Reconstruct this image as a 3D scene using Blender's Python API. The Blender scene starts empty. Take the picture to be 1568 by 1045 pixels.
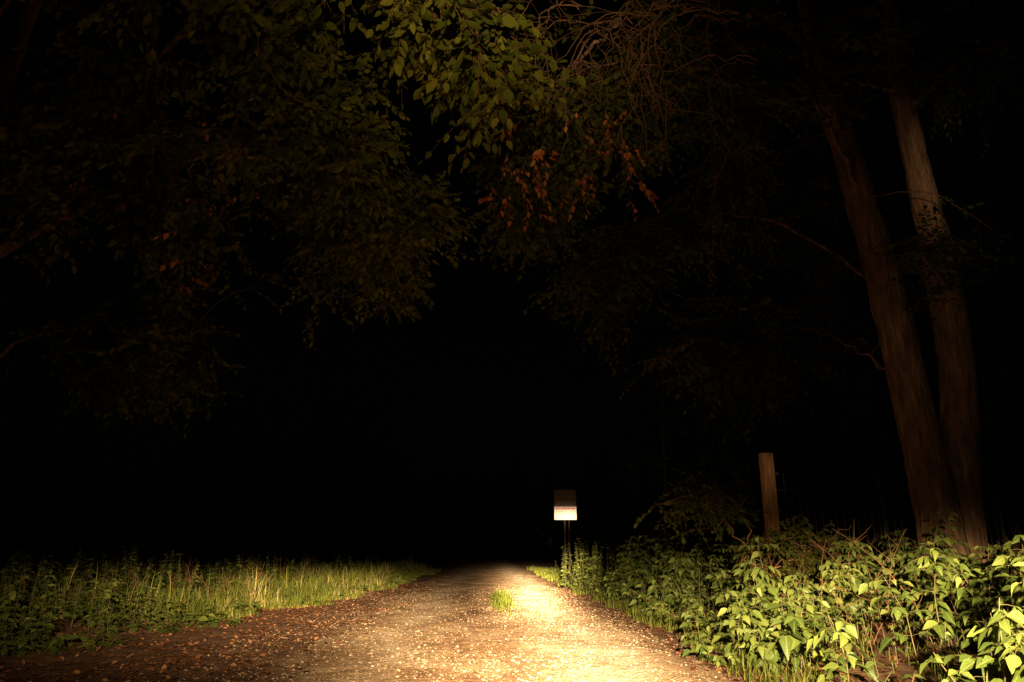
import bpy, math, random
import numpy as np
rng = np.random.default_rng(11)
random.seed(5)
scene = bpy.context.scene
scene.view_settings.view_transform = 'Standard'
scene.view_settings.look = 'None'
scene.view_settings.exposure = 0
COL = scene.collection

# ------------------------------------------------------------------ noise
TAB = rng.random((256, 256))
def vnoise(x, y):
    x = np.asarray(x, float); y = np.asarray(y, float)
    xi = np.floor(x).astype(int); yi = np.floor(y).astype(int)
    fx = x-xi; fy = y-yi
    fx = fx*fx*(3-2*fx); fy = fy*fy*(3-2*fy)
    a = TAB[xi % 256, yi % 256]; b = TAB[(xi+1) % 256, yi % 256]
    c = TAB[xi % 256, (yi+1) % 256]; d = TAB[(xi+1) % 256, (yi+1) % 256]
    return (a*(1-fx)+b*fx)*(1-fy)+(c*(1-fx)+d*fx)*fy
def fbm(x, y, o=4):
    s = 0; a = .5; f = 1
    for i in range(o):
        s = s+a*vnoise(x*f+17*i, y*f+31*i); a *= .5; f *= 2.03
    return s

# ------------------------------------------------------------------ mesh accumulation
class Acc:
    def __init__(s): s.V=[]; s.L=[]; s.N=[]; s.R=[]; s.U=[]; s.n=0
    def add(s, V, loops, lens, R, U=None):
        V = np.asarray(V, float).reshape(-1,3)
        s.V.append(V); s.L.append(np.asarray(loops).ravel()+s.n); s.N.append(np.asarray(lens).ravel())
        s.R.append(np.broadcast_to(R,(len(V),)) if np.ndim(R)==0 else np.asarray(R).ravel())
        s.U.append(np.zeros(len(V)) if U is None else np.asarray(U).ravel())
        s.n += len(V)
    def build(s, name, mat, parent=None, smooth=True):
        V=np.concatenate(s.V); L=np.concatenate(s.L).astype(np.int32); N=np.concatenate(s.N).astype(np.int32)
        me=bpy.data.meshes.new(name)
        me.vertices.add(len(V)); me.vertices.foreach_set('co',V.astype(np.float32).ravel())
        me.loops.add(len(L)); me.loops.foreach_set('vertex_index',L)
        me.polygons.add(len(N)); st=np.concatenate([[0],np.cumsum(N)[:-1]]).astype(np.int32)
        me.polygons.foreach_set('loop_start',st)
        me.polygons.foreach_set('use_smooth',np.full(len(N),smooth))
        me.update(calc_edges=True)
        a=me.attributes.new('rnd','FLOAT','POINT'); a.data.foreach_set('value',np.concatenate(s.R).astype(np.float32))
        a=me.attributes.new('rib','FLOAT','POINT'); a.data.foreach_set('value',np.concatenate(s.U).astype(np.float32))
        me.materials.append(mat)
        ob=bpy.data.objects.new(name,me); COL.objects.link(ob)
        if parent: ob.parent=parent
        return ob
def empty(name, loc=(0,0,0)):
    e=bpy.data.objects.new(name,None); COL.objects.link(e); return e
def unit(a): return a/(np.linalg.norm(a,axis=-1,keepdims=True)+1e-9)

T_HI=dict(t=np.array([0,.2,.45,.75,1, .14,.40,.72, .14,.40,.72]),
          s=np.array([0,0,0,0,0, -.62,-1,-.55, .62,1,.55]),
          loops=np.array([0,1,5, 1,2,6,5, 2,3,7,6, 3,4,7, 0,8,1, 1,8,9,2, 2,9,10,3, 3,10,4]),
          lens=np.array([3,4,4,3,3,4,4,3]))
T_LO=dict(t=np.array([0,1,.28,.68,.28,.68]), s=np.array([0,0,-.95,-.8,.95,.8]),
          loops=np.array([0,1,3,2, 0,4,5,1]), lens=np.array([4,4]))
def add_leaves(acc,P,D,N,L,W,R,droop=.15,fold=.25,T=T_LO):
    P=np.asarray(P); D=unit(np.asarray(D)); S=unit(np.cross(D,N)); N=np.cross(S,D)
    n=len(P); k=len(T['t']); t=T['t'][None,:,None]; s=T['s'][None,:,None]
    L=np.broadcast_to(L,(n,))[:,None,None]; W=np.broadcast_to(W,(n,))[:,None,None]/2
    dr=np.broadcast_to(droop,(n,))[:,None,None]; fold=np.broadcast_to(fold,(n,))[:,None,None]
    V=P[:,None]+D[:,None]*t*L+S[:,None]*s*W+N[:,None]*(fold*np.abs(s)*W-dr*t*t*L)
    loops=T['loops'][None]+(np.arange(n)*k)[:,None]
    acc.add(V,loops,np.tile(T['lens'],n),np.repeat(np.broadcast_to(R,(n,)),k),np.tile(np.abs(T['s']),n))
def add_tube(acc,pts,rad,sides=5,R=0.5):
    pts=np.asarray(pts,float); n=len(pts); rad=np.broadcast_to(rad,(n,))
    T=unit(np.gradient(pts,axis=0)); ref=np.array([0.13,0.97,0.2]) if abs(T[0,2])>.5 else np.array([0.05,.1,1.])
    A=unit(np.cross(T,ref)); B=np.cross(T,A)
    th=np.arange(sides)*2*math.pi/sides
    V=pts[:,None]+rad[:,None,None]*(A[:,None]*np.cos(th)[None,:,None]+B[:,None]*np.sin(th)[None,:,None])
    i=np.arange(n-1)[:,None]*sides; j=np.arange(sides)[None]; j2=(j+1)%sides
    q=np.stack([i+j,i+j2,i+sides+j2,i+sides+j],-1).reshape(-1,4)
    acc.add(V,q,np.full(len(q),4),R)
def smooth_path(ctrl,n=14,wob=0.0):
    ctrl=np.asarray(ctrl,float); m=len(ctrl)
    P=np.vstack([2*ctrl[0]-ctrl[1],ctrl,2*ctrl[-1]-ctrl[-2]])
    out=[]
    for u in np.linspace(0,m-1-1e-6,n):
        i=int(u); f=u-i; p0,p1,p2,p3=P[i:i+4]
        out.append(.5*((2*p1)+(-p0+p2)*f+(2*p0-5*p1+4*p2-p3)*f*f+(-p0+3*p1-3*p2+p3)*f**3))
    out=np.array(out)
    if wob: out[1:]+=rng.normal(0,wob,(n-1,3))
    return out

# ------------------------------------------------------------------ materials
def nt(name):
    m=bpy.data.materials.new(name); m.use_nodes=True; n=m.node_tree.nodes; n.clear()
    return m,n,m.node_tree.links
def ramp(n,stops):
    r=n.new('ShaderNodeValToRGB'); e=r.color_ramp.elements
    while len(e)<len(stops): e.new(.5)
    for i,(p,c) in enumerate(stops):
        e[i].position=p; e[i].color=(*c,1)
    return r
def leaf_mat(name,stops,trans=.3,rough=.45,rib=None,scale=60,cheap=False):
    m,n,l=nt(name)
    a=n.new('ShaderNodeAttribute'); a.attribute_name='rnd'
    r=ramp(n,stops); col=r.outputs[0]
    if cheap: l.new(a.outputs['Fac'],r.inputs[0])
    else:
        tc=n.new('ShaderNodeTexCoord'); no=n.new('ShaderNodeTexNoise'); no.inputs['Scale'].default_value=scale; no.inputs['Detail'].default_value=2
        l.new(tc.outputs['Object'],no.inputs['Vector'])
        ad=n.new('ShaderNodeMath'); ad.operation='MULTIPLY_ADD'; l.new(no.outputs[0],ad.inputs[0]); ad.inputs[1].default_value=.35
        sb=n.new('ShaderNodeMath'); sb.operation='SUBTRACT'; l.new(a.outputs['Fac'],sb.inputs[0]); sb.inputs[1].default_value=.17
        l.new(sb.outputs[0],ad.inputs[2]); l.new(ad.outputs[0],r.inputs[0])
    if cheap:
        p=n.new('ShaderNodeBsdfDiffuse'); ci=p.inputs['Color']
    else:
        p=n.new('ShaderNodeBsdfPrincipled'); p.inputs['Roughness'].default_value=rough
        p.inputs['Specular IOR Level'].default_value=.3; ci=p.inputs['Base Color']
    if rib:
        b=n.new('ShaderNodeAttribute'); b.attribute_name='rib'
        mr=n.new('ShaderNodeMapRange'); mr.inputs[1].default_value=.0; mr.inputs[2].default_value=.14; mr.inputs[3].default_value=.6; mr.inputs[4].default_value=0
        l.new(b.outputs['Fac'],mr.inputs[0])
        mx=n.new('ShaderNodeMixRGB'); l.new(mr.outputs[0],mx.inputs[0]); l.new(col,mx.inputs[1]); mx.inputs[2].default_value=(*rib,1); col=mx.outputs[0]
        bp=n.new('ShaderNodeBump'); bp.inputs['Strength'].default_value=.5; bp.inputs['Distance'].default_value=.01
        l.new(no.outputs[0],bp.inputs['Height']); l.new(bp.outputs[0],p.inputs['Normal'])
    l.new(col,ci)
    o=n.new('ShaderNodeOutputMaterial')
    if trans>0:
        t=n.new('ShaderNodeBsdfTranslucent'); l.new(col,t.inputs[0])
        mix=n.new('ShaderNodeMixShader'); mix.inputs[0].default_value=trans
        l.new(p.outputs[0],mix.inputs[1]); l.new(t.outputs[0],mix.inputs[2]); l.new(mix.outputs[0],o.inputs[0])
    else: l.new(p.outputs[0],o.inputs[0])
    return m
def rough_mat(name,stops,scale=6,detail=5,bump=.5,bdist=.02,bscale=None,stretch=(1,1,1),rough=.9,metal=0):
    m,n,l=nt(name)
    tc=n.new('ShaderNodeTexCoord'); mp=n.new('ShaderNodeMapping'); mp.inputs['Scale'].default_value=stretch; l.new(tc.outputs['Object'],mp.inputs[0])
    no=n.new('ShaderNodeTexNoise'); no.inputs['Scale'].default_value=scale; no.inputs['Detail'].default_value=detail; no.inputs['Roughness'].default_value=.65
    l.new(mp.outputs[0],no.inputs['Vector'])
    r=ramp(n,stops); l.new(no.outputs[0],r.inputs[0])
    p=n.new('ShaderNodeBsdfPrincipled'); p.inputs['Roughness'].default_value=rough; p.inputs['Metallic'].default_value=metal; p.inputs['Specular IOR Level'].default_value=.2
    if bump:
        n2=n.new('ShaderNodeTexNoise'); n2.inputs['Scale'].default_value=bscale or scale*3; n2.inputs['Detail'].default_value=5; l.new(mp.outputs[0],n2.inputs['Vector'])
        bp=n.new('ShaderNodeBump'); bp.inputs['Strength'].default_value=bump; bp.inputs['Distance'].default_value=bdist; l.new(n2.outputs[0],bp.inputs['Height'])
        l.new(bp.outputs[0],p.inputs['Normal'])
    l.new(r.outputs[0],p.inputs['Base Color'])
    o=n.new('ShaderNodeOutputMaterial'); l.new(p.outputs[0],o.inputs[0])
    return m
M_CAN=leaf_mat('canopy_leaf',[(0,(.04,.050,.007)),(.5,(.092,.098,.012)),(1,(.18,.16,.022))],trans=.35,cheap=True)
M_CAN_SHADE=leaf_mat('canopy_leaf_shaded',[(0,(.018,.024,.005)),(.5,(.042,.047,.008)),(1,(.075,.066,.014))],trans=.3,cheap=True)  # darker copy of canopy_leaf: shade of the right side put into the colour
M_WOODL=leaf_mat('woodland_leaf',[(0,(.015,.022,.005)),(1,(.05,.05,.01))],trans=0,cheap=True)
M_DEAD=leaf_mat('withered_leaf',[(0,(.15,.035,.012)),(.5,(.27,.075,.018)),(1,(.38,.17,.03))],trans=.3,rough=.6)
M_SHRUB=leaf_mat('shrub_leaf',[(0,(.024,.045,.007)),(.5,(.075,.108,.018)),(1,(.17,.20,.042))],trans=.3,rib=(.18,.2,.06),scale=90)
M_WEED=leaf_mat('weed_leaf',[(0,(.03,.043,.009)),(.5,(.062,.082,.015)),(1,(.12,.13,.028))],trans=.3,cheap=True)
M_GRASS=leaf_mat('grass_blade',[(0,(.05,.066,.011)),(.6,(.10,.118,.021)),(.88,(.17,.16,.038)),(1,(.34,.26,.11))],trans=.3,cheap=True)
M_LITTER=leaf_mat('litter_leaf',[(0,(.045,.019,.009)),(.6,(.10,.042,.018)),(1,(.20,.095,.042))],trans=0,cheap=True)
M_BARK=rough_mat('bark',[(.3,(.05,.026,.014)),(.55,(.15,.082,.043)),(.75,(.29,.18,.10))],scale=9,stretch=(1,1,.2),bump=1,bdist=.06,bscale=18)
M_TWIG=rough_mat('twig_bark',[(.3,(.06,.028,.012)),(.7,(.15,.075,.03))],scale=12,bump=0)
M_STEM=rough_mat('green_stem',[(.3,(.05,.055,.015)),(.7,(.14,.10,.045))],scale=12,bump=0)
M_STONE=leaf_mat('gravel_stone',[(0,(.17,.11,.065)),(.5,(.31,.22,.14)),(1,(.48,.38,.27))],trans=0,cheap=True)

def road_material():
    m,n,l=nt('dirt_road')
    tc=n.new('ShaderNodeTexCoord'); sx=n.new('ShaderNodeSeparateXYZ'); l.new(tc.outputs['Object'],sx.inputs[0])
    def noise(s,d=5,st=(1,1,1),r=.6):
        mp=n.new('ShaderNodeMapping'); mp.inputs['Scale'].default_value=st; l.new(tc.outputs['Object'],mp.inputs[0])
        q=n.new('ShaderNodeTexNoise'); q.inputs['Scale'].default_value=s; q.inputs['Detail'].default_value=d; q.inputs['Roughness'].default_value=r; l.new(mp.outputs[0],q.inputs['Vector']); return q.outputs[0]
    def M(op,a,b=None,c=None):
        q=n.new('ShaderNodeMath'); q.operation=op
        for i,v in enumerate((a,b,c)):
            if v is None: continue
            if isinstance(v,(int,float)): q.inputs[i].default_value=v
            else: l.new(v,q.inputs[i])
        return q.outputs[0]
    wob=M('MULTIPLY_ADD',noise(.35,3),1.2,-.6)
    x=M('ADD',sx.outputs[0],wob)
    def track(c,w):
        d=M('DIVIDE',M('SUBTRACT',x,c),w); return M('EXPONENT',M('MULTIPLY',M('MULTIPLY',d,d),-1))
    tr=M('ADD',track(1.3,.55),M('MULTIPLY',track(-1.15,.45),.75))
    big=noise(1.3,6,(1,.45,1),.7)
    f=M('ADD',M('MULTIPLY',tr,.5),M('MULTIPLY_ADD',big,1.7,-.57))
    r=ramp(n,[(0,(.13,.072,.034)),(.3,(.26,.16,.083)),(.6,(.41,.295,.175)),(1,(.60,.50,.37))]); l.new(f,r.inputs[0])
    fine=noise(38,6); vo=n.new('ShaderNodeTexVoronoi'); vo.inputs['Scale'].default_value=34; l.new(tc.outputs['Object'],vo.inputs['Vector'])
    mul=n.new('ShaderNodeMixRGB'); mul.blend_type='MULTIPLY'; mul.inputs[0].default_value=1
    rr=ramp(n,[(.3,(.48,.42,.36)),(.6,(1,1,1))]); l.new(fine,rr.inputs[0])
    l.new(r.outputs[0],mul.inputs[1]); l.new(rr.outputs[0],mul.inputs[2])
    h=M('ADD',M('MULTIPLY',fine,.6),M('MULTIPLY',vo.outputs['Distance'],-.5))
    h=M('ADD',h,M('MULTIPLY',noise(9,4),1.2))
    bp=n.new('ShaderNodeBump'); bp.inputs['Strength'].default_value=.9; bp.inputs['Distance'].default_value=.026; l.new(h,bp.inputs['Height'])
    p=n.new('ShaderNodeBsdfPrincipled'); p.inputs['Roughness'].default_value=.95; p.inputs['Specular IOR Level'].default_value=.15
    l.new(mul.outputs[0],p.inputs['Base Color']); l.new(bp.outputs[0],p.inputs['Normal'])
    o=n.new('ShaderNodeOutputMaterial'); l.new(p.outputs[0],o.inputs[0]); return m
M_ROAD=road_material()
M_SOIL=rough_mat('forest_soil',[(.3,(.05,.023,.010)),(.5,(.115,.055,.023)),(.7,(.21,.115,.053))],scale=3,detail=8,bump=.9,bdist=.04,bscale=22)

# ------------------------------------------------------------------ ground
def axis(segs):
    a=[]
    for s,e,st in segs: a+=list(np.arange(s,e,st))
    a.append(segs[-1][1]); return np.array(a)
def ground_h(x,y):
    off=np.clip((np.abs(x)-2.6)/2.5,0,1)
    return off*(.12*(fbm(x*.5,y*.5,3)-.45)+.05*(fbm(x*3,y*3,3)-.45)) + np.clip((np.abs(x)-12)/60,0,1)*.8
def grid(name,xs,ys,zf,mat):
    X,Y=np.meshgrid(xs,ys); Z=zf(X,Y); V=np.stack([X,Y,Z],-1).reshape(-1,3)
    nx,ny=len(xs),len(ys); i=np.arange(ny-1)[:,None]*nx; j=np.arange(nx-1)[None]
    q=np.stack([i+j,i+j+1,i+nx+j+1,i+nx+j],-1).reshape(-1,4)
    a=Acc(); a.add(V,q,np.full(len(q),4),.5); return a.build(name,mat)
grid('ground',axis([(-400,-60,40),(-60,-16,2),(-16,-7,.4),(-7,8,.12),(8,16,.4),(16,60,2),(60,400,40)]),
     axis([(-200,-20,20),(-20,3,1),(3,22,.12),(22,50,.5),(50,100,3),(100,700,60)]),ground_h,M_SOIL)
def road_l(y): return -2.35-.7*(fbm(y*.5,y*0+3)-.45)
def road_r(y): return 2.4+.6*(fbm(y*.6,y*0+9)-.45)
def road_h(X,Y):
    l,r=road_l(Y),road_r(Y); u=(X-l)/(r-l)
    edge=np.clip(np.minimum(u,1-u)*9,0,1); edge=edge*edge*(3-2*edge)
    rut=-.035*np.exp(-((X-1.25)/.4)**2)-.035*np.exp(-((X+1.1)/.4)**2)
    return np.maximum(.004,.004+edge*(.055+rut+.05*(fbm(X*1.2,Y*.8,3)-.45)+.034*(fbm(X*7,Y*7,3)-.45)))
ys=axis([(-20,4,.5),(4,18,.05),(18,36,.12),(36,90,.6),(90,200,5)]); us=np.linspace(0,1,96)
X=road_l(ys)[:,None]*(1-us)+road_r(ys)[:,None]*us; Y=np.repeat(ys[:,None],96,1)
V=np.stack([X,Y,road_h(X,Y)],-1).reshape(-1,3); nx=96; i=np.arange(len(ys)-1)[:,None]*nx; j=np.arange(nx-1)[None]
q=np.stack([i+j,i+j+1,i+nx+j+1,i+nx+j],-1).reshape(-1,4); a=Acc(); a.add(V,q,np.full(len(q),4),.5); a.build('dirt_road',M_ROAD)
def surf_h(x,y):
    inside=(x>road_l(y))&(x<road_r(y)); return np.where(inside,road_h(x,y),ground_h(x,y))

# gravel
ph=(1+5**.5)/2
ICO=unit(np.array([(-1,ph,0),(1,ph,0),(-1,-ph,0),(1,-ph,0),(0,-1,ph),(0,1,ph),(0,-1,-ph),(0,1,-ph),(ph,0,-1),(ph,0,1),(-ph,0,-1),(-ph,0,1)],float))
ICF=np.array([(0,11,5),(0,5,1),(0,1,7),(0,7,10),(0,10,11),(1,5,9),(5,11,4),(11,10,2),(10,7,6),(7,1,8),(3,9,4),(3,4,2),(3,2,6),(3,6,8),(3,8,9),(4,9,5),(2,4,11),(6,2,10),(8,6,7),(9,8,1)])
n=44000
py=4.5+(rng.random(n)**2.0)*20; px=rng.uniform(-3.4,2.9,n)
keep=rng.random(n)<(.2+1.3*np.clip(fbm(px*1.3,py*.6)-.3,0,1)); px=px[keep]; py=py[keep]; n=len(px)
sz=.003+.011*rng.random(n)**5+.003*rng.random(n)
sc=np.stack([rng.uniform(.8,1.5,n),rng.uniform(.8,1.5,n),rng.uniform(.5,.9,n)],-1)*sz[:,None]
an=rng.uniform(0,6.28,n)
Vv=ICO[None]*(1+rng.uniform(-.22,.22,(n,12,1)))*sc[:,None]
c,s=np.cos(an)[:,None],np.sin(an)[:,None]
Vv=np.stack([Vv[...,0]*c-Vv[...,1]*s,Vv[...,0]*s+Vv[...,1]*c,Vv[...,2]],-1)
Vv+=np.stack([px,py,surf_h(px,py)+sz*.1],-1)[:,None]
tr_=.35*np.exp(-((px-1.25)/.8)**2)
a=Acc(); a.add(Vv,ICF.reshape(1,-1)+(np.arange(n)*12)[:,None],np.full(n*20,3),np.repeat(np.clip(rng.random(n)*.7+tr_-np.where(px<-2,.3,0),0,1),12)); a.build('gravel',M_STONE,smooth=False)

# leaf litter
n=32000
px=np.where(rng.random(n)<.72,rng.uniform(-9,-1.2,n),rng.uniform(1.7,6,n)); py=4+rng.random(n)**1.4*24
keep=rng.random(n)<np.clip(.25+1.4*(fbm(px*.9,py*.9)-.3),0,1)*np.where(px<0,np.clip((-px-1.4)/1.8,.015,1),np.clip((px-1.9)/1,.02,1))
px=px[keep];py=py[keep];n=len(px)
D=unit(np.stack([rng.normal(0,1,n),rng.normal(0,1,n),rng.normal(0,.25,n)],-1)); N=np.stack([rng.normal(0,.45,n),rng.normal(0,.45,n),np.ones(n)],-1)
L=rng.uniform(.03,.085,n)
a=Acc(); add_leaves(a,np.stack([px,py,surf_h(px,py)+.010+rng.random(n)*.012],-1),D,N,L,L*.6,rng.random(n),droop=rng.uniform(-.3,.3,n),fold=.5,T=T_HI)
for k in range(260):
    x=rng.uniform(-7,-1.8) if rng.random()<.75 else rng.uniform(2.0,3.2); y=rng.uniform(6,18); th=rng.uniform(0,3.14); ln=rng.uniform(.06,.3); z=float(surf_h(np.array(x),np.array(y)))+.02
    d=np.array([math.cos(th),math.sin(th),0])*ln; add_tube(a,[(x,y,z),np.array([x,y,z+.012])+d*.5+rng.normal(0,.01,3),np.array([x,y,z])+d],[.004,.0035,.002],4,.3)
a.build('leaf_litter',M_LITTER)

# ------------------------------------------------------------------ grass
def blades(acc,P,H,W,bend,R):
    n=len(P); th=rng.uniform(0,6.28,n); B=np.stack([np.cos(th),np.sin(th),np.zeros(n)],-1); S=np.stack([-np.sin(th),np.cos(th),np.zeros(n)],-1)
    t=np.array([0,0,.35,.35,.7,.7,1]); s=np.array([-1,1,-.9,.9,-.6,.6,0])
    tt=t[None,:,None]; ss=s[None,:,None]; H=H[:,None,None]; W=np.broadcast_to(W,(n,))[:,None,None]/2; b=bend[:,None,None]
    V=P[:,None]+np.array([0,0,1.])*H*(tt-.35*b*tt*tt)+B[:,None]*H*b*tt*tt*.9+S[:,None]*ss*W
    lp=np.array([0,1,3,2,2,3,5,4,4,5,6]); ln=np.array([4,4,3])
    acc.add(V,lp[None]+(np.arange(n)*7)[:,None],np.tile(ln,n),np.repeat(R,7))
def left_edge(y):
    return np.interp(y,[5,8.5,9.5,11,12.6,14,15.8,17,25,37,60],[-6.6,-5.6,-5.1,-4.6,-4.2,-4.5,-4.8,-3.7,-3.1,-2.8,-2.6])+ (fbm(y*.8,y*0+4)-.45)*1.3
n=66000
y=13.8+rng.random(n)**1.35*34; x=left_edge(y)-rng.random(n)**1.3*7
d=fbm(x*1.2,y*1.2); keep=(d>.39)&((x> -8)|(rng.random(n)<.3)); x=x[keep];y=y[keep];d=d[keep];n=len(x)
e=np.clip((left_edge(y)-x)/.9,.25,1)
H=e*rng.uniform(.12,.62,n)*np.clip(-.35+2.6*d,.3,1.6)
H=np.where(rng.random(n)<.03,H*1.5,H)
a=Acc(); blades(a,np.stack([x,y,ground_h(x,y)],-1),H,.010+.0004*y,rng.uniform(.2,1.3,n),np.clip(rng.random(n)*.9+(d-.5)*1.1,0,1)); a.build('grass_verge',M_GRASS)
n=15000
y=5+rng.random(n)**1.1*42; x=2.6+(fbm(y*.9,y*0+2)-.45)*.9+rng.random(n)**1.6*2.4
d=fbm(x*1.1,y*.9); keep=(d>.43); x=x[keep];y=y[keep];n=len(x)
H=rng.uniform(.08,.32,n)
a=Acc(); blades(a,np.stack([x,y,ground_h(x,y)],-1),H,.007+.0004*y,rng.uniform(.3,1.2,n),rng.random(n)*.85); a.build('grass_verge',M_GRASS)
n=900
r=np.abs(rng.normal(0,1,n)); th=rng.uniform(0,6.28,n); x=.36+r*np.cos(th)*.13; y=17.2+r*np.sin(th)*1.5
a=Acc(); blades(a,np.stack([x,y,surf_h(x,y)],-1),rng.uniform(.08,.38,n)*np.clip(1.3-r*.4,.3,1),.014,rng.uniform(.3,1.1,n),rng.random(n)*.5)
a.build('grass_tuft',M_GRASS)

# ------------------------------------------------------------------ undergrowth plants
def plant_compound(aw,al,base,h,lean,nl=9,ls=.1,z0=.25):
    top=base+np.array([lean[0],lean[1],h]); mid=(base+top)/2+np.array([-lean[0]*.25,-lean[1]*.25,h*.08])
    path=smooth_path([base,mid,top],7,.006); add_tube(aw,path,np.linspace(.007,.0025,7),4)
    ph0=rng.uniform(0,6.28); tone=rng.normal(0,.12)
    for k in range(nl):
        f=z0+(1-z0)*(k+.5)/nl; idx=f*6; i=min(int(idx),5); p=path[i]*(1-(idx-i))+path[i+1]*(idx-i)
        for sd in (0,1):
            if rng.random()<.12: continue
            th=ph0+k*1.57+sd*math.pi+rng.normal(0,.25)
            d=np.array([math.cos(th),math.sin(th),rng.uniform(.1,.55)]); d/=np.linalg.norm(d)
            rl=ls*rng.uniform(1.5,2.4)*(1.1-.5*f)
            q=np.array([p+d*rl*t+np.array([0,0,-.35*rl*t*t]) for t in (0,.35,.7,1)])
            add_tube(aw,q,.0022,3)
            side=unit(np.cross(d,[0,0,1.])); dn=q[-1]-q[-2]; dn/=np.linalg.norm(dn)
            Pl=[q[-1],q[2],q[2],q[1],q[1]]; Dl=[dn,dn*.5+side,dn*.5-side,dn*.45+side,dn*.45-side]
            m=5 if rng.random()<.6 else 3
            Pl=np.array(Pl[:m]); Dl=np.array(Dl[:m])+rng.normal(0,.15,(m,3)); Dl[:,2]-=rng.uniform(.0,.5)
            L=ls*rng.uniform(.65,1.35,m)*(1.15-.4*f); L[0]*=1.2
            Nn=np.array([0,-.15,1.])+rng.normal(0,.45,(m,3))
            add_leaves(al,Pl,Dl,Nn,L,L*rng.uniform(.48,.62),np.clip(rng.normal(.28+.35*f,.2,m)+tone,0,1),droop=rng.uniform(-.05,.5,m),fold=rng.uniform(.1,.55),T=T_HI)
def plant_simple(aw,al,base,h,lean,nl=8,ls=.08,wr=.6,z0=.15):
    top=base+np.array([lean[0],lean[1],h]); path=smooth_path([base,(base+top)/2+np.array([0,0,h*.06]),top],5,.005); add_tube(aw,path,np.linspace(.005,.002,5),3)
    k=np.repeat(np.arange(nl),2); sd=np.tile([0,1],nl); f=z0+(1-z0)*(k+.5)/nl; m=len(k)
    P=np.stack([np.interp(f*4,range(5),path[:,c]) for c in range(3)],-1)
    th=rng.uniform(0,6.28)+k*1.57+sd*math.pi+rng.normal(0,.3,m)
    D=np.stack([np.cos(th),np.sin(th),rng.uniform(-.5,.35,m)],-1); N=np.array([0,0,1.])+rng.normal(0,.3,(m,3))
    L=ls*rng.uniform(.7,1.3,m)*(1.2-.6*f)
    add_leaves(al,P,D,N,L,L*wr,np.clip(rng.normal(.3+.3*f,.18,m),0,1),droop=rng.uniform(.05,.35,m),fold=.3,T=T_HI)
def gz(x,y): return float(ground_h(np.array(x),np.array(y)))
und=empty('roadside_undergrowth'); aw=Acc(); al=Acc()
for k in range(760):
    y=4.2+rng.random()**1.1*15; x=2.8+rng.random()**1.1*5.4+(fbm(y*.7,2.)-.45)*1.8
    dd=float(fbm(x*1.1,y*1.1))
    if dd<.465: continue
    h=rng.uniform(.35,1.0)*np.clip((x-2.0)/1.3,.35,1.5)*(.1+2.0*(dd-.1))
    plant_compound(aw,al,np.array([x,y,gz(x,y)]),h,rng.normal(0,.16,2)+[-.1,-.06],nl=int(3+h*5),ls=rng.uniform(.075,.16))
for k in range(620):
    y=4.4+rng.random()**1.1*34; x=2.75+rng.random()**1.2*5+(fbm(y*.7,2.)-.45)*1.2
    h=rng.uniform(.08,.5)*np.clip((x-2.3)/.9,.4,1.5)
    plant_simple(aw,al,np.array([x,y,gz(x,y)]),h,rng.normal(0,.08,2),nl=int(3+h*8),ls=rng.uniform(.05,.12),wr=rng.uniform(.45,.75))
for k in range(110):
    y=rng.uniform(20,24.8); x=rng.uniform(2.4,5.2); h=rng.uniform(.5,1.5)
    plant_simple(aw,al,np.array([x,y,gz(x,y)]),h,rng.normal(0,.12,2),nl=int(4+h*8),ls=rng.uniform(.09,.15),wr=.6)
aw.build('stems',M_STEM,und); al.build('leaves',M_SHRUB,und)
und=empty('weed_patch'); aw=Acc(); al=Acc()
for k in range(2900):
    y=8.6+rng.random()**1.25*23; e=float(left_edge(np.array(y))); x=e-rng.random()**1.1*11
    if y>16 and x>-7 and rng.random()<.68: continue
    dd=float(fbm(x*.9,y*.9))
    if dd<.4: continue
    h=rng.uniform(.15,.8)*np.clip((e-x)/1.8,.3,1.35)*(.2+1.5*dd)
    plant_simple(aw,al,np.array([x,y,gz(x,y)]),h,rng.normal(0,.1,2),nl=int(3+h*8),ls=rng.uniform(.09,.19),wr=rng.uniform(.4,.75))
aw.build('stems',M_STEM,und); al.build('leaves',M_WEED,und)
aw=Acc()
for k in range(160):
    if k<120: y=rng.uniform(7.5,14); x=rng.uniform(4.2,9.5); h=rng.uniform(.7,1.5)
    else: y=rng.uniform(14,24); x=rng.uniform(-10,-4.5); h=rng.uniform(.5,1.0)
    b=np.array([x,y,gz(x,y)]); ln=np.append(rng.normal(0,.3 if k<120 else .12,2),0)
    p=smooth_path([b,b+ln*.4+[0,0,h*.6],b+ln*1.3+[0,0,h]],7,.012); add_tube(aw,p,np.linspace(.006,.002,7),4)
    for j in range(6):
        q=p[rng.integers(2,6)]; d=np.append(rng.normal(0,.18,2),rng.uniform(.05,.25)); add_tube(aw,[q,q+d*.6,q+d+[0,0,.02]],[.003,.002,.001],3)
aw.build('dry_stalks',M_TWIG)

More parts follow.
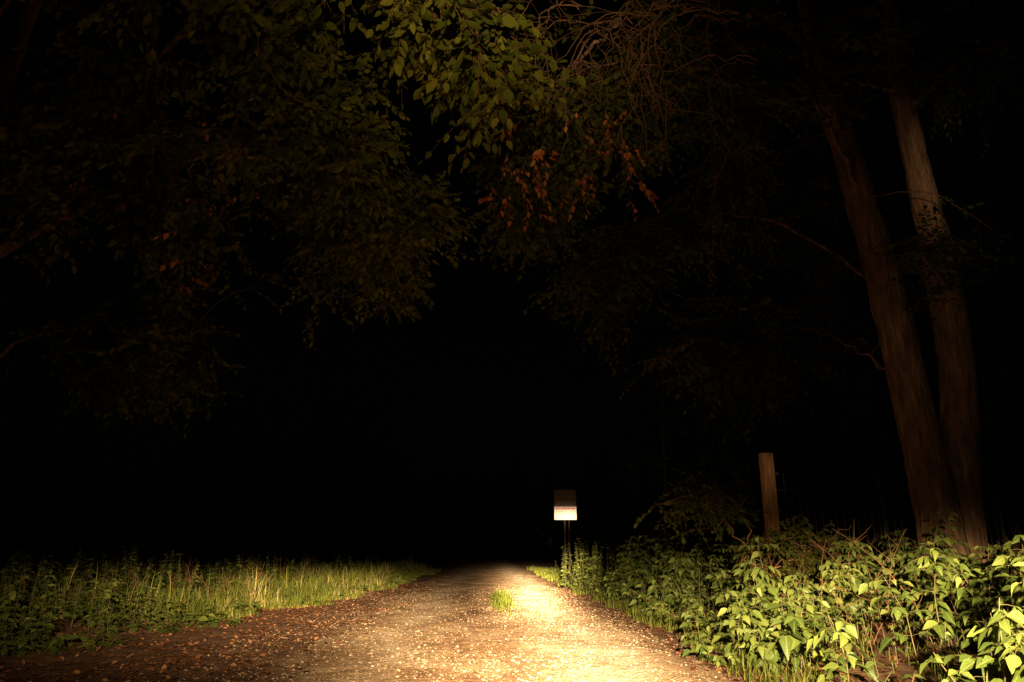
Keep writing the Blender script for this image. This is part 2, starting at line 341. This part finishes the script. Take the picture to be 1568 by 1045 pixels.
# ------------------------------------------------------------------ trees
def spray(aw,al,p,d,length,nl,ls,rlo,rhi,T=T_LO,dz=(0,.55)):
    d=unit(d); path=np.array([p+d*length*t+np.array([0,0,-.2*length*t*t]) for t in (0,.33,.66,1)])
    add_tube(aw,path,[.0035,.0028,.002,.0012],3)
    f=(np.arange(nl)+1)/nl; P=np.stack([np.interp(f*3,range(4),path[:,c]) for c in range(3)],-1)
    side=unit(np.cross(d,[0,0,1.])); sg=np.where(np.arange(nl)%2==0,1,-1)[:,None]; sg=sg*np.where(f[:,None]>.97,.1,1)
    D=d*.6+side*sg*.8+np.array([0,0,-1.])*rng.uniform(dz[0],dz[1],(nl,1))+rng.normal(0,.15,(nl,3))
    N=np.array([0,0,1.])+rng.normal(0,.35,(nl,3))-d*rng.uniform(0,.8)
    L=ls*rng.uniform(.65,1.2,nl)
    add_leaves(al,P,D,N,L,L*.62,rng.uniform(rlo,rhi,nl),droop=rng.uniform(0,.3,nl),fold=rng.uniform(.05,.35),T=T)
def crown(aw,al,limbs,ells,ls=.1,T=T_LO):
    LP=np.concatenate([np.array([np.array(l)[i]*(1-f)+np.array(l)[i+1]*f for i in range(len(l)-1) for f in (0,.5)]) for l in limbs])
    for c,r,n in ells:
        for k in range(n):
            v=unit(rng.normal(0,1,3))*rng.random()**.45; q=np.array(c)+v*np.array(r)
            dist=np.linalg.norm((LP-q)*[1,1,.8],axis=1); j=np.argmin(dist+rng.random(len(dist))*1.2); b=LP[j]
            m=(b+q)/2+np.array([0,0,.12*dist[j]])+rng.normal(0,.12,3)
            path=smooth_path([b,m,q],8,.02); r0=.005+.004*dist[j]; add_tube(aw,path,np.linspace(r0,.003,8),4)
            tone=rng.uniform(-.25,.3)
            out=unit((path[-1]-path[-3])*[1,1,.4])
            for i in range(7):
                pi=path[rng.integers(4,8)]; d=out*.6+rng.normal(0,.75,3)*[1,1,.45]+[0,0,-.12]
                spray(aw,al,pi,d,rng.uniform(.25,.6),int(rng.integers(6,11)),ls*rng.uniform(.8,1.2),max(0,.15+tone),.7+tone,T)
def limbtubes(ab,limbs,r0,r1):
    out=[]
    for l,a0,a1 in zip(limbs,r0,r1):
        p=smooth_path(l,22,.03); add_tube(ab,p,np.linspace(a0,a1,22),10 if a0>.08 else 7); out.append(p)
    return out

tr=empty('deciduous_tree'); ab=Acc(); aw=Acc(); al=Acc(); ao=Acc()
limbs=[[(-8,10,0),(-7.9,10,3),(-7.7,10.1,6),(-7.4,10.2,9.5),(-7.2,10.3,12)],
 [(-7.9,10,3.2),(-6,9.3,6.0),(-3.6,7.8,7.4),(-1.5,6.4,7.0),(-.1,5.4,5.7)],
 [(-7.8,10,4.6),(-5.3,11,7.2),(-2.8,10.6,7.6),(-1.3,10,6.5)],
 [(-7.9,10,2.8),(-6.6,11.3,4.6),(-5,12.2,4.6)],
 [(-7.8,10,4.2),(-6,7.6,6.6),(-4,6.2,7.4),(-2.4,5.2,7.0)],
 [(-7.7,10,6),(-5,12.5,8.8),(-2.8,13.2,8.7)],
 [(-6,9.3,5.8),(-4.2,9,6.2),(-2.4,8.6,6.4),(-1.3,8.2,6.3)]]
lp=limbtubes(ab,limbs,[.3,.06,.08,.05,.05,.1,.05],[.12,.012,.02,.012,.012,.02,.01])
crown(aw,al,lp[1:],[((0.0,5.5,5.15),(.35,.6,.4),16),((-.5,6,5.9),(.7,.6,.35),14),((-2.15,8,6.2),(1.1,1.4,.85),75),((-1.5,10,5.7),(1.05,1.1,.75),56),
  ((-2.6,6,6.6),(1.6,1.3,.7),56),((-4.6,9,5.8),(1.8,2.0,1.4),95),((-5.4,11.5,4.3),(1.4,1.4,1.2),70),((-7,8,7),(1.8,2.5,1.8),50),((-3.6,13,8.0),(1.9,1.6,1.2),35),
  ((-2.2,11.5,5.4),(1.3,1.0,.8),45),((-8.3,10.5,3.8),(1.2,1.5,1.6),30)],ls=.115)
for l in [[(-4.0,7,7.2),(-3.75,7,6.5),(-3.65,7,5.7),(-3.5,7,5.1),(-3.5,7,4.75)],[(-5.3,8,7.5),(-4.6,8,6.4),(-4.2,8,5.2)],[(-3.9,7.3,6.6),(-3.4,7,5.3),(-3.1,7,4.3),(-2.95,7,3.75)],
          [(-3.6,6.3,7.0),(-3.25,6.2,5.9),(-3.05,6.2,5.2),(-3.0,6.2,4.7)],[(-2.6,6.5,7.0),(-2.2,6.5,5.8),(-1.6,6.5,5.3)]]:
    add_tube(aw,smooth_path(l,14,.02),np.linspace(.015,.006,14),5)
for p in [(-2.95,7,3.8),(-3.0,7,4.0),(-2.8,7,3.95),(-3.1,7,4.3),(-3.1,7,3.75)]:
    spray(aw,ao,np.array(p),np.array([rng.normal(0,.6),-.3,-.3]),.2,5,.085,.6,1,T_HI,(.3,1))
for k in range(12):
    p=np.array([rng.uniform(-5,-2.5),rng.uniform(7.0,8.5),rng.uniform(4.6,6.0)]); spray(aw,ao,p,rng.normal(0,.6,3)+[0,0,-.5],.2,4,.08,.2,.7,T_HI,(.3,1))
ab.build('trunk_and_limbs',M_BARK,tr); aw.build('twigs',M_TWIG,tr); al.build('leaves',M_CAN,tr); ao.build('withered_leaves',M_DEAD,tr)

tr=empty('deciduous_tree'); ab=Acc(); aw=Acc(); al=Acc(); ao=Acc()
stems=[[(7.35,12,-.2),(7.3,12,1.5),(7.2,12,3),(7.0,12,5.4),(6.72,12,7.5),(6.45,12,9.5),(6.1,11.8,12)],
       [(7.6,12.1,-.2),(7.72,12.1,1.5),(7.9,12.1,2.8),(8.08,12.1,4.3),(8.07,12.1,6.2),(7.97,12.1,8),(7.9,12.1,9.6),(8.0,12.1,12)]]
for st,ra in zip(stems,([.46,.35,.31,.28,.25,.23,.17],[.44,.34,.30,.28,.26,.22,.2,.13])):
    p=smooth_path(st,50,.008); rr=np.interp(np.linspace(0,len(st)-1,50),range(len(st)),ra)*(1+.16*(fbm(np.arange(50)*.35+st[0][0],np.zeros(50)+st[0][0])-.45)); add_tube(ab,p,rr,20)
limbs=[[(6.6,12,8.6),(5.9,11.3,9.0),(4.9,10.6,8.9),(3.8,9.8,8.2),(2.6,9,7.4)],
 [(6.5,12,9.2),(5,10.4,9.6),(3,8.9,8.9),(1.7,8.1,7.9),(1.0,7.7,6.8)],
 [(7.0,12,5.6),(5.4,12.3,6.9),(3.7,12.4,7.2),(2.3,12,6.6)],
 [(7.1,12,4.0),(5.8,12.3,4.9),(4.4,12.5,4.9)],
 [(7.9,12.1,9.2),(8.8,11.3,9.9),(9.8,10.5,9.8)],
 [(6.8,12,7.2),(5.6,10.8,8.4),(4.4,10,8.2),(3.6,9.5,7.2)],
 [(1.7,8.1,7.9),(.9,8.6,7.2),(.4,8.8,6.5)]]
lp=limbtubes(ab,limbs,[.09,.08,.035,.03,.06,.05,.03],[.012,.01,.008,.008,.01,.01,.008])
crown(aw,al,lp,[((1.0,8.2,6.2),(.8,.7,.55),32),((.4,8.9,6.0),(.4,.5,.5),18),((.55,9.7,5.6),(.5,.6,.45),24),((.95,9.5,6.3),(.7,.9,.75),40),((2.5,9,7.4),(1.7,1.8,1.1),80),((2.0,12,5.5),(1.1,1.4,1.2),50),
  ((4.4,9.6,8.2),(1.6,1.7,.9),45),((3.6,11,6.3),(1.2,1.3,1),35),((4.3,12.5,4.3),(1.7,1.3,1.4),60),((8.8,11,9.6),(1.5,1.8,1.0),30),((6.2,13.3,7),(2.2,.8,2.5),45),((7.2,10.6,5.6),(1.0,.7,.5),10),((7.6,10.8,9.3),(.9,.6,.5),12),((7.8,11.2,6.4),(.5,.3,.3),5)],ls=.1)
for k in range(44):
    p=np.array([rng.uniform(0,1.8),rng.uniform(7.0,7.9),rng.uniform(4.9,6.1)]); spray(aw,ao,p,rng.normal(0,.5,3)+[0,0,-.7],.25,6,.08,.1,.8,T_HI,(.3,1))
for k in range(34):
    b=np.array([rng.uniform(1.0,3.4),rng.uniform(7,8.2),rng.uniform(7.0,8.0)]); sw=rng.normal(0,.45); dp=rng.uniform(.8,2.3)
    p=smooth_path([b,b+[-.35+sw*.5,-.1,-.05],b+[-.6+sw,-.15,-dp*.4],b+[-.55+sw*1.4,-.15,-dp]],16,.03); add_tube(aw,p,np.linspace(.010,.0035,16),5)
    for j in range(5):
        q=p[rng.integers(4,15)]; d=np.array([rng.normal(0,.3),rng.normal(0,.1),-rng.uniform(.0,.4)]); add_tube(aw,[q,q+d*.5+[.03,0,.05],q+d],[.004,.003,.0015],3)
ab.build('trunk_and_limbs',M_BARK,tr); aw.build('twigs',M_TWIG,tr); al.build('leaves',M_CAN_SHADE,tr); ao.build('withered_leaves',M_DEAD,tr)

tr=empty('sapling'); aw=Acc(); al=Acc()
limbs=[[(4.1,11.5,0),(4.0,11.4,1.2),(3.8,11.3,2.4)],[(4.05,11.4,.9),(3.5,11,1.6),(2.9,10.6,2.0)],[(4.05,11.4,.8),(4.8,11.2,1.2),(5.4,11,1.5)]]
lp=limbtubes(aw,limbs,[.02,.012,.012],[.006,.005,.005])
crown(aw,al,lp,[((3.3,11,1.9),(.6,.7,.5),16),((4.6,11.2,1.2),(.8,.8,.35),20)],ls=.1)
aw.build('stems',M_TWIG,tr); al.build('leaves',M_CAN_SHADE,tr)

tr=empty('woodland'); ab=Acc(); al=Acc()
for k in range(170):
    sgn=-1 if rng.random()<.55 else 1
    y=rng.uniform(19,95); x=sgn*(rng.uniform(7,36)+ (2 if y<26 else 0))
    if sgn<0 and y<38 and x>-17: continue
    if k<30: y=rng.uniform(97,125); x=rng.uniform(-14,14)
    h=rng.uniform(9,15); r=rng.uniform(.05,.16); g=gz(x,y); ln=rng.normal(0,.5,2)
    add_tube(ab,smooth_path([(x,y,g-.1),(x+ln[0]*.4,y+ln[1]*.4,h*.5),(x+ln[0],y+ln[1],h)],8,.04),np.linspace(r,r*.3,8),7)
    m=170; v=unit(rng.normal(0,1,(m,3)))*rng.random((m,1))**.4
    P=np.array([x,y,h*.62])+v*[2.6,2.6,h*.4]
    D=rng.normal(0,1,(m,3))-[0,0,.4]; N=rng.normal(0,.5,(m,3))+[0,0,1]
    add_leaves(al,P,D,N,rng.uniform(.2,.4,m),rng.uniform(.15,.26,m),rng.random(m))
ab.build('trunks',rough_mat('dark_bark',[(.3,(.02,.014,.01)),(.7,(.06,.045,.03))],bump=0),tr); al.build('leaves',M_WOODL,tr)

# ------------------------------------------------------------------ built things
def box(acc,c,s,R=.5,rot=0):
    c=np.array(c); v=np.array([(i,j,k) for i in (-.5,.5) for j in (-.5,.5) for k in (-.5,.5)])*np.array(s)
    co,si=math.cos(rot),math.sin(rot); v=np.stack([v[:,0]*co-v[:,1]*si,v[:,0]*si+v[:,1]*co,v[:,2]],-1)
    acc.add(v+c,[0,1,3,2, 4,6,7,5, 0,4,5,1, 2,3,7,6, 0,2,6,4, 1,5,7,3],[4]*6,R)
def bevel(ob,w):
    b=ob.modifiers.new('bevel','BEVEL'); b.width=w; b.segments=2
def flat(name,c,rough=.5,n=.15,metal=0):
    return rough_mat(name,[(.3,tuple(v*(1-n*2) for v in c)),(.65,c)],scale=9,bump=.1,rough=rough,metal=metal)
M_WHITE=flat('white_sign_paint',(.78,.75,.72)); M_BROWN=flat('dark_sign_board',(.06,.04,.026)); M_RED=flat('red_lettering',(.5,.06,.03)); M_BLK=flat('black_lettering',(.03,.03,.03))
M_GREYT=flat('pale_lettering',(.11,.075,.05)); M_WOOD=rough_mat('weathered_wood',[(.3,(.09,.04,.015)),(.55,(.22,.11,.045)),(.8,(.36,.2,.1))],scale=10,stretch=(3,3,.35),bump=.8,bdist=.01,bscale=30)
M_DWOOD=rough_mat('dark_wood',[(.3,(.015,.009,.006)),(.7,(.032,.019,.011))],scale=14,stretch=(3,3,.2),bump=.6,bdist=.01)
M_METAL=flat('fence_metal',(.03,.03,.027),rough=.7)
sg=empty('notice_sign'); sx,sy=2.64,25.0
a=Acc(); box(a,(sx-.02,sy+.06,1.45),(.055,.055,3.25)); box(a,(sx+.12,sy+.06,1.0),(.04,.04,2.3)); bevel(a.build('posts',M_DWOOD,sg,False),.006)
a=Acc(); box(a,(sx,sy,2.83),(.74,.03,.54)); bevel(a.build('upper_board',M_BROWN,sg,False),.008)
a=Acc(); box(a,(sx,sy,2.335),(.74,.025,.43)); bevel(a.build('lower_board',M_WHITE,sg,False),.01)
a=Acc()
xx=sx-.31
while xx<sx+.28:
    w=rng.uniform(.03,.06); box(a,(xx+w/2,sy-.0165,2.485),(w*.8,.006,.06)); xx+=w+.012
a.build('heading',M_RED,sg,False)
a=Acc()
for zz in (2.385,2.33,2.28):
    xx=sx-.3
    while xx<sx+.27:
        w=rng.uniform(.03,.09)
        if rng.random()<.7: box(a,(xx+w/2,sy-.0155,zz),(w*.85,.005,.009))
        xx+=w+.012
a.build('text_lines',M_BLK,sg,False)
a=Acc()
for zz,hh in ((3.02,.05),(2.92,.03),(2.85,.03),(2.7,.03)):
    xx=sx-.3
    while xx<sx+.27:
        w=rng.uniform(.04,.1); box(a,(xx+w/2,sy-.018,zz),(w*.8,.006,hh)); xx+=w+.015
a.build('upper_text',M_GREYT,sg,False)
gp=empty('wooden_gate_post'); a=Acc(); box(a,(5.45,14.3,1.45),(.23,.2,3.1))
bevel(a.build('post',M_WOOD,gp,False),.02)
a=Acc()
for zz in (1.1,1.9,2.6): box(a,(5.61,14.3,zz),(.09,.08,.05))
a.build('hinges',M_METAL,gp,False)
fe=empty('metal_railing_fence'); a=Acc(); xx=5.8
while xx<14:
    yy=14.4-(xx-5.8)*.12; add_tube(a,[(xx,yy,0),(xx,yy,2.55),(xx,yy,2.68)],[.011,.011,.001],6); xx+=.13
a.build('pickets',M_METAL,fe)
a=Acc()
for zz in (.35,2.3): add_tube(a,[(5.6,14.45,zz),(14.2,13.42,zz)],.02,6)
for q in range(4):
    X0=7.6+q*2.1; Y0=14.45-(X0-5.8)*.12; add_tube(a,[(X0,Y0,0),(X0,Y0,2.6),(X0,Y0,2.75)],[.035,.035,.01],8)
a.build('rails_and_posts',M_METAL,fe)

# ------------------------------------------------------------------ vehicle lamp behind the viewpoint
def headlamp(name,loc,energy,blobs,col=(1,.73,.43)):
    L=bpy.data.lights.new(name,'SPOT'); L.energy=energy; L.color=(1,1,1); L.shadow_soft_size=.07; L.spot_size=math.radians(165); L.spot_blend=.1
    ob=bpy.data.objects.new(name,L); COL.objects.link(ob); ob.location=loc; ob.rotation_euler=(math.radians(90),0,0)
    L.use_nodes=True; n=L.node_tree.nodes; l=L.node_tree.links; n.clear()
    g=n.new('ShaderNodeNewGeometry'); s=n.new('ShaderNodeSeparateXYZ'); l.new(g.outputs['Incoming'],s.inputs[0])
    def M(op,a,b=None,c=None,clamp=False):
        q=n.new('ShaderNodeMath'); q.operation=op; q.use_clamp=clamp
        for i,v in enumerate((a,b,c)):
            if v is None: continue
            if isinstance(v,(int,float)): q.inputs[i].default_value=v
            else: l.new(v,q.inputs[i])
        return q.outputs[0]
    X,Yv,Z=s.outputs
    el=M('MULTIPLY',M('ARCSINE',Z),57.2958); az=M('MULTIPLY',M('ARCTAN2',X,Yv),57.2958)
    tot=None
    for (a0,e0,sal,sar,sed,seu,amp) in blobs:
        da=M('SUBTRACT',az,a0); de=M('SUBTRACT',el,e0)
        ra=M('GREATER_THAN',da,0.); wa=M('MULTIPLY_ADD',ra,1/sar-1/sal,1/sal)
        rb=M('GREATER_THAN',de,0.); we=M('MULTIPLY_ADD',rb,1/seu-1/sed,1/sed)
        a_=M('MULTIPLY',da,wa); e_=M('MULTIPLY',de,we)
        v=M('MULTIPLY',M('EXPONENT',M('MULTIPLY',M('ADD',M('MULTIPLY',a_,a_),M('MULTIPLY',e_,e_)),-1)),amp)
        tot=v if tot is None else M('ADD',tot,v)
    e=n.new('ShaderNodeEmission'); e.inputs[0].default_value=(*col,1); l.new(tot,e.inputs[1])
    o=n.new('ShaderNodeOutputLight'); l.new(e.outputs[0],o.inputs[0])
BL=[ # az, el, sig_left, sig_right, sig_down, sig_up, amp
 (2.7,-2.9,2.4,2.3,2.9,.8,36.0),
 (1.5,-8.5,7,9,8,4.0,3.0),
 (19,-6,6,22,8,2.4,1.55),
 (-9.5,-4.0,11,6,3.9,1.2,4.0),
 (5.3,.4,1.4,1.2,.5,.55,2.4),  # lobe added to the beam to light the sign boards
 (17.9,2.3,.9,.9,1.8,1.5,.09),  # small lobe added to pick out the gate post
 (-3,32,9.5,8,9.5,10,.125),
 (6,28,7,6,8,7,.065),
 (30,19.5,2.3,3,3.5,3.3,.13),  # lobe added to light the right-hand stem
 (28,9,4,4,8,8,.012)]  # faint lobe added for the lower trunks
headlamp('headlamp',(.2,-2,2.0),42000,BL)

# ------------------------------------------------------------------ night sky and very weak sun
w=bpy.data.worlds.new('World'); scene.world=w; w.use_nodes=True; n=w.node_tree.nodes; l=w.node_tree.links
bg=n['Background']; sk=n.new('ShaderNodeTexSky'); sk.sky_type='NISHITA'; sk.sun_disc=False; sk.sun_elevation=math.radians(2); sk.sun_rotation=math.radians(180)
l.new(sk.outputs[0],bg.inputs[0]); bg.inputs[1].default_value=.0002
try: w.cycles.sampling_method='NONE'
except Exception: pass
sl=bpy.data.lights.new('sun','SUN'); sl.energy=.003; sl.angle=math.radians(.5); sl.color=(1,.9,.75)
so=bpy.data.objects.new('sun',sl); COL.objects.link(so); so.rotation_euler=(math.radians(60),0,0)

cd=bpy.data.cameras.new('camera'); cd.lens=26; cd.sensor_width=36; cd.clip_end=2000
co=bpy.data.objects.new('camera',cd); COL.objects.link(co); co.location=(0,0,1.2); co.rotation_euler=(math.radians(90+15.7),0,math.radians(-2)); scene.camera=co
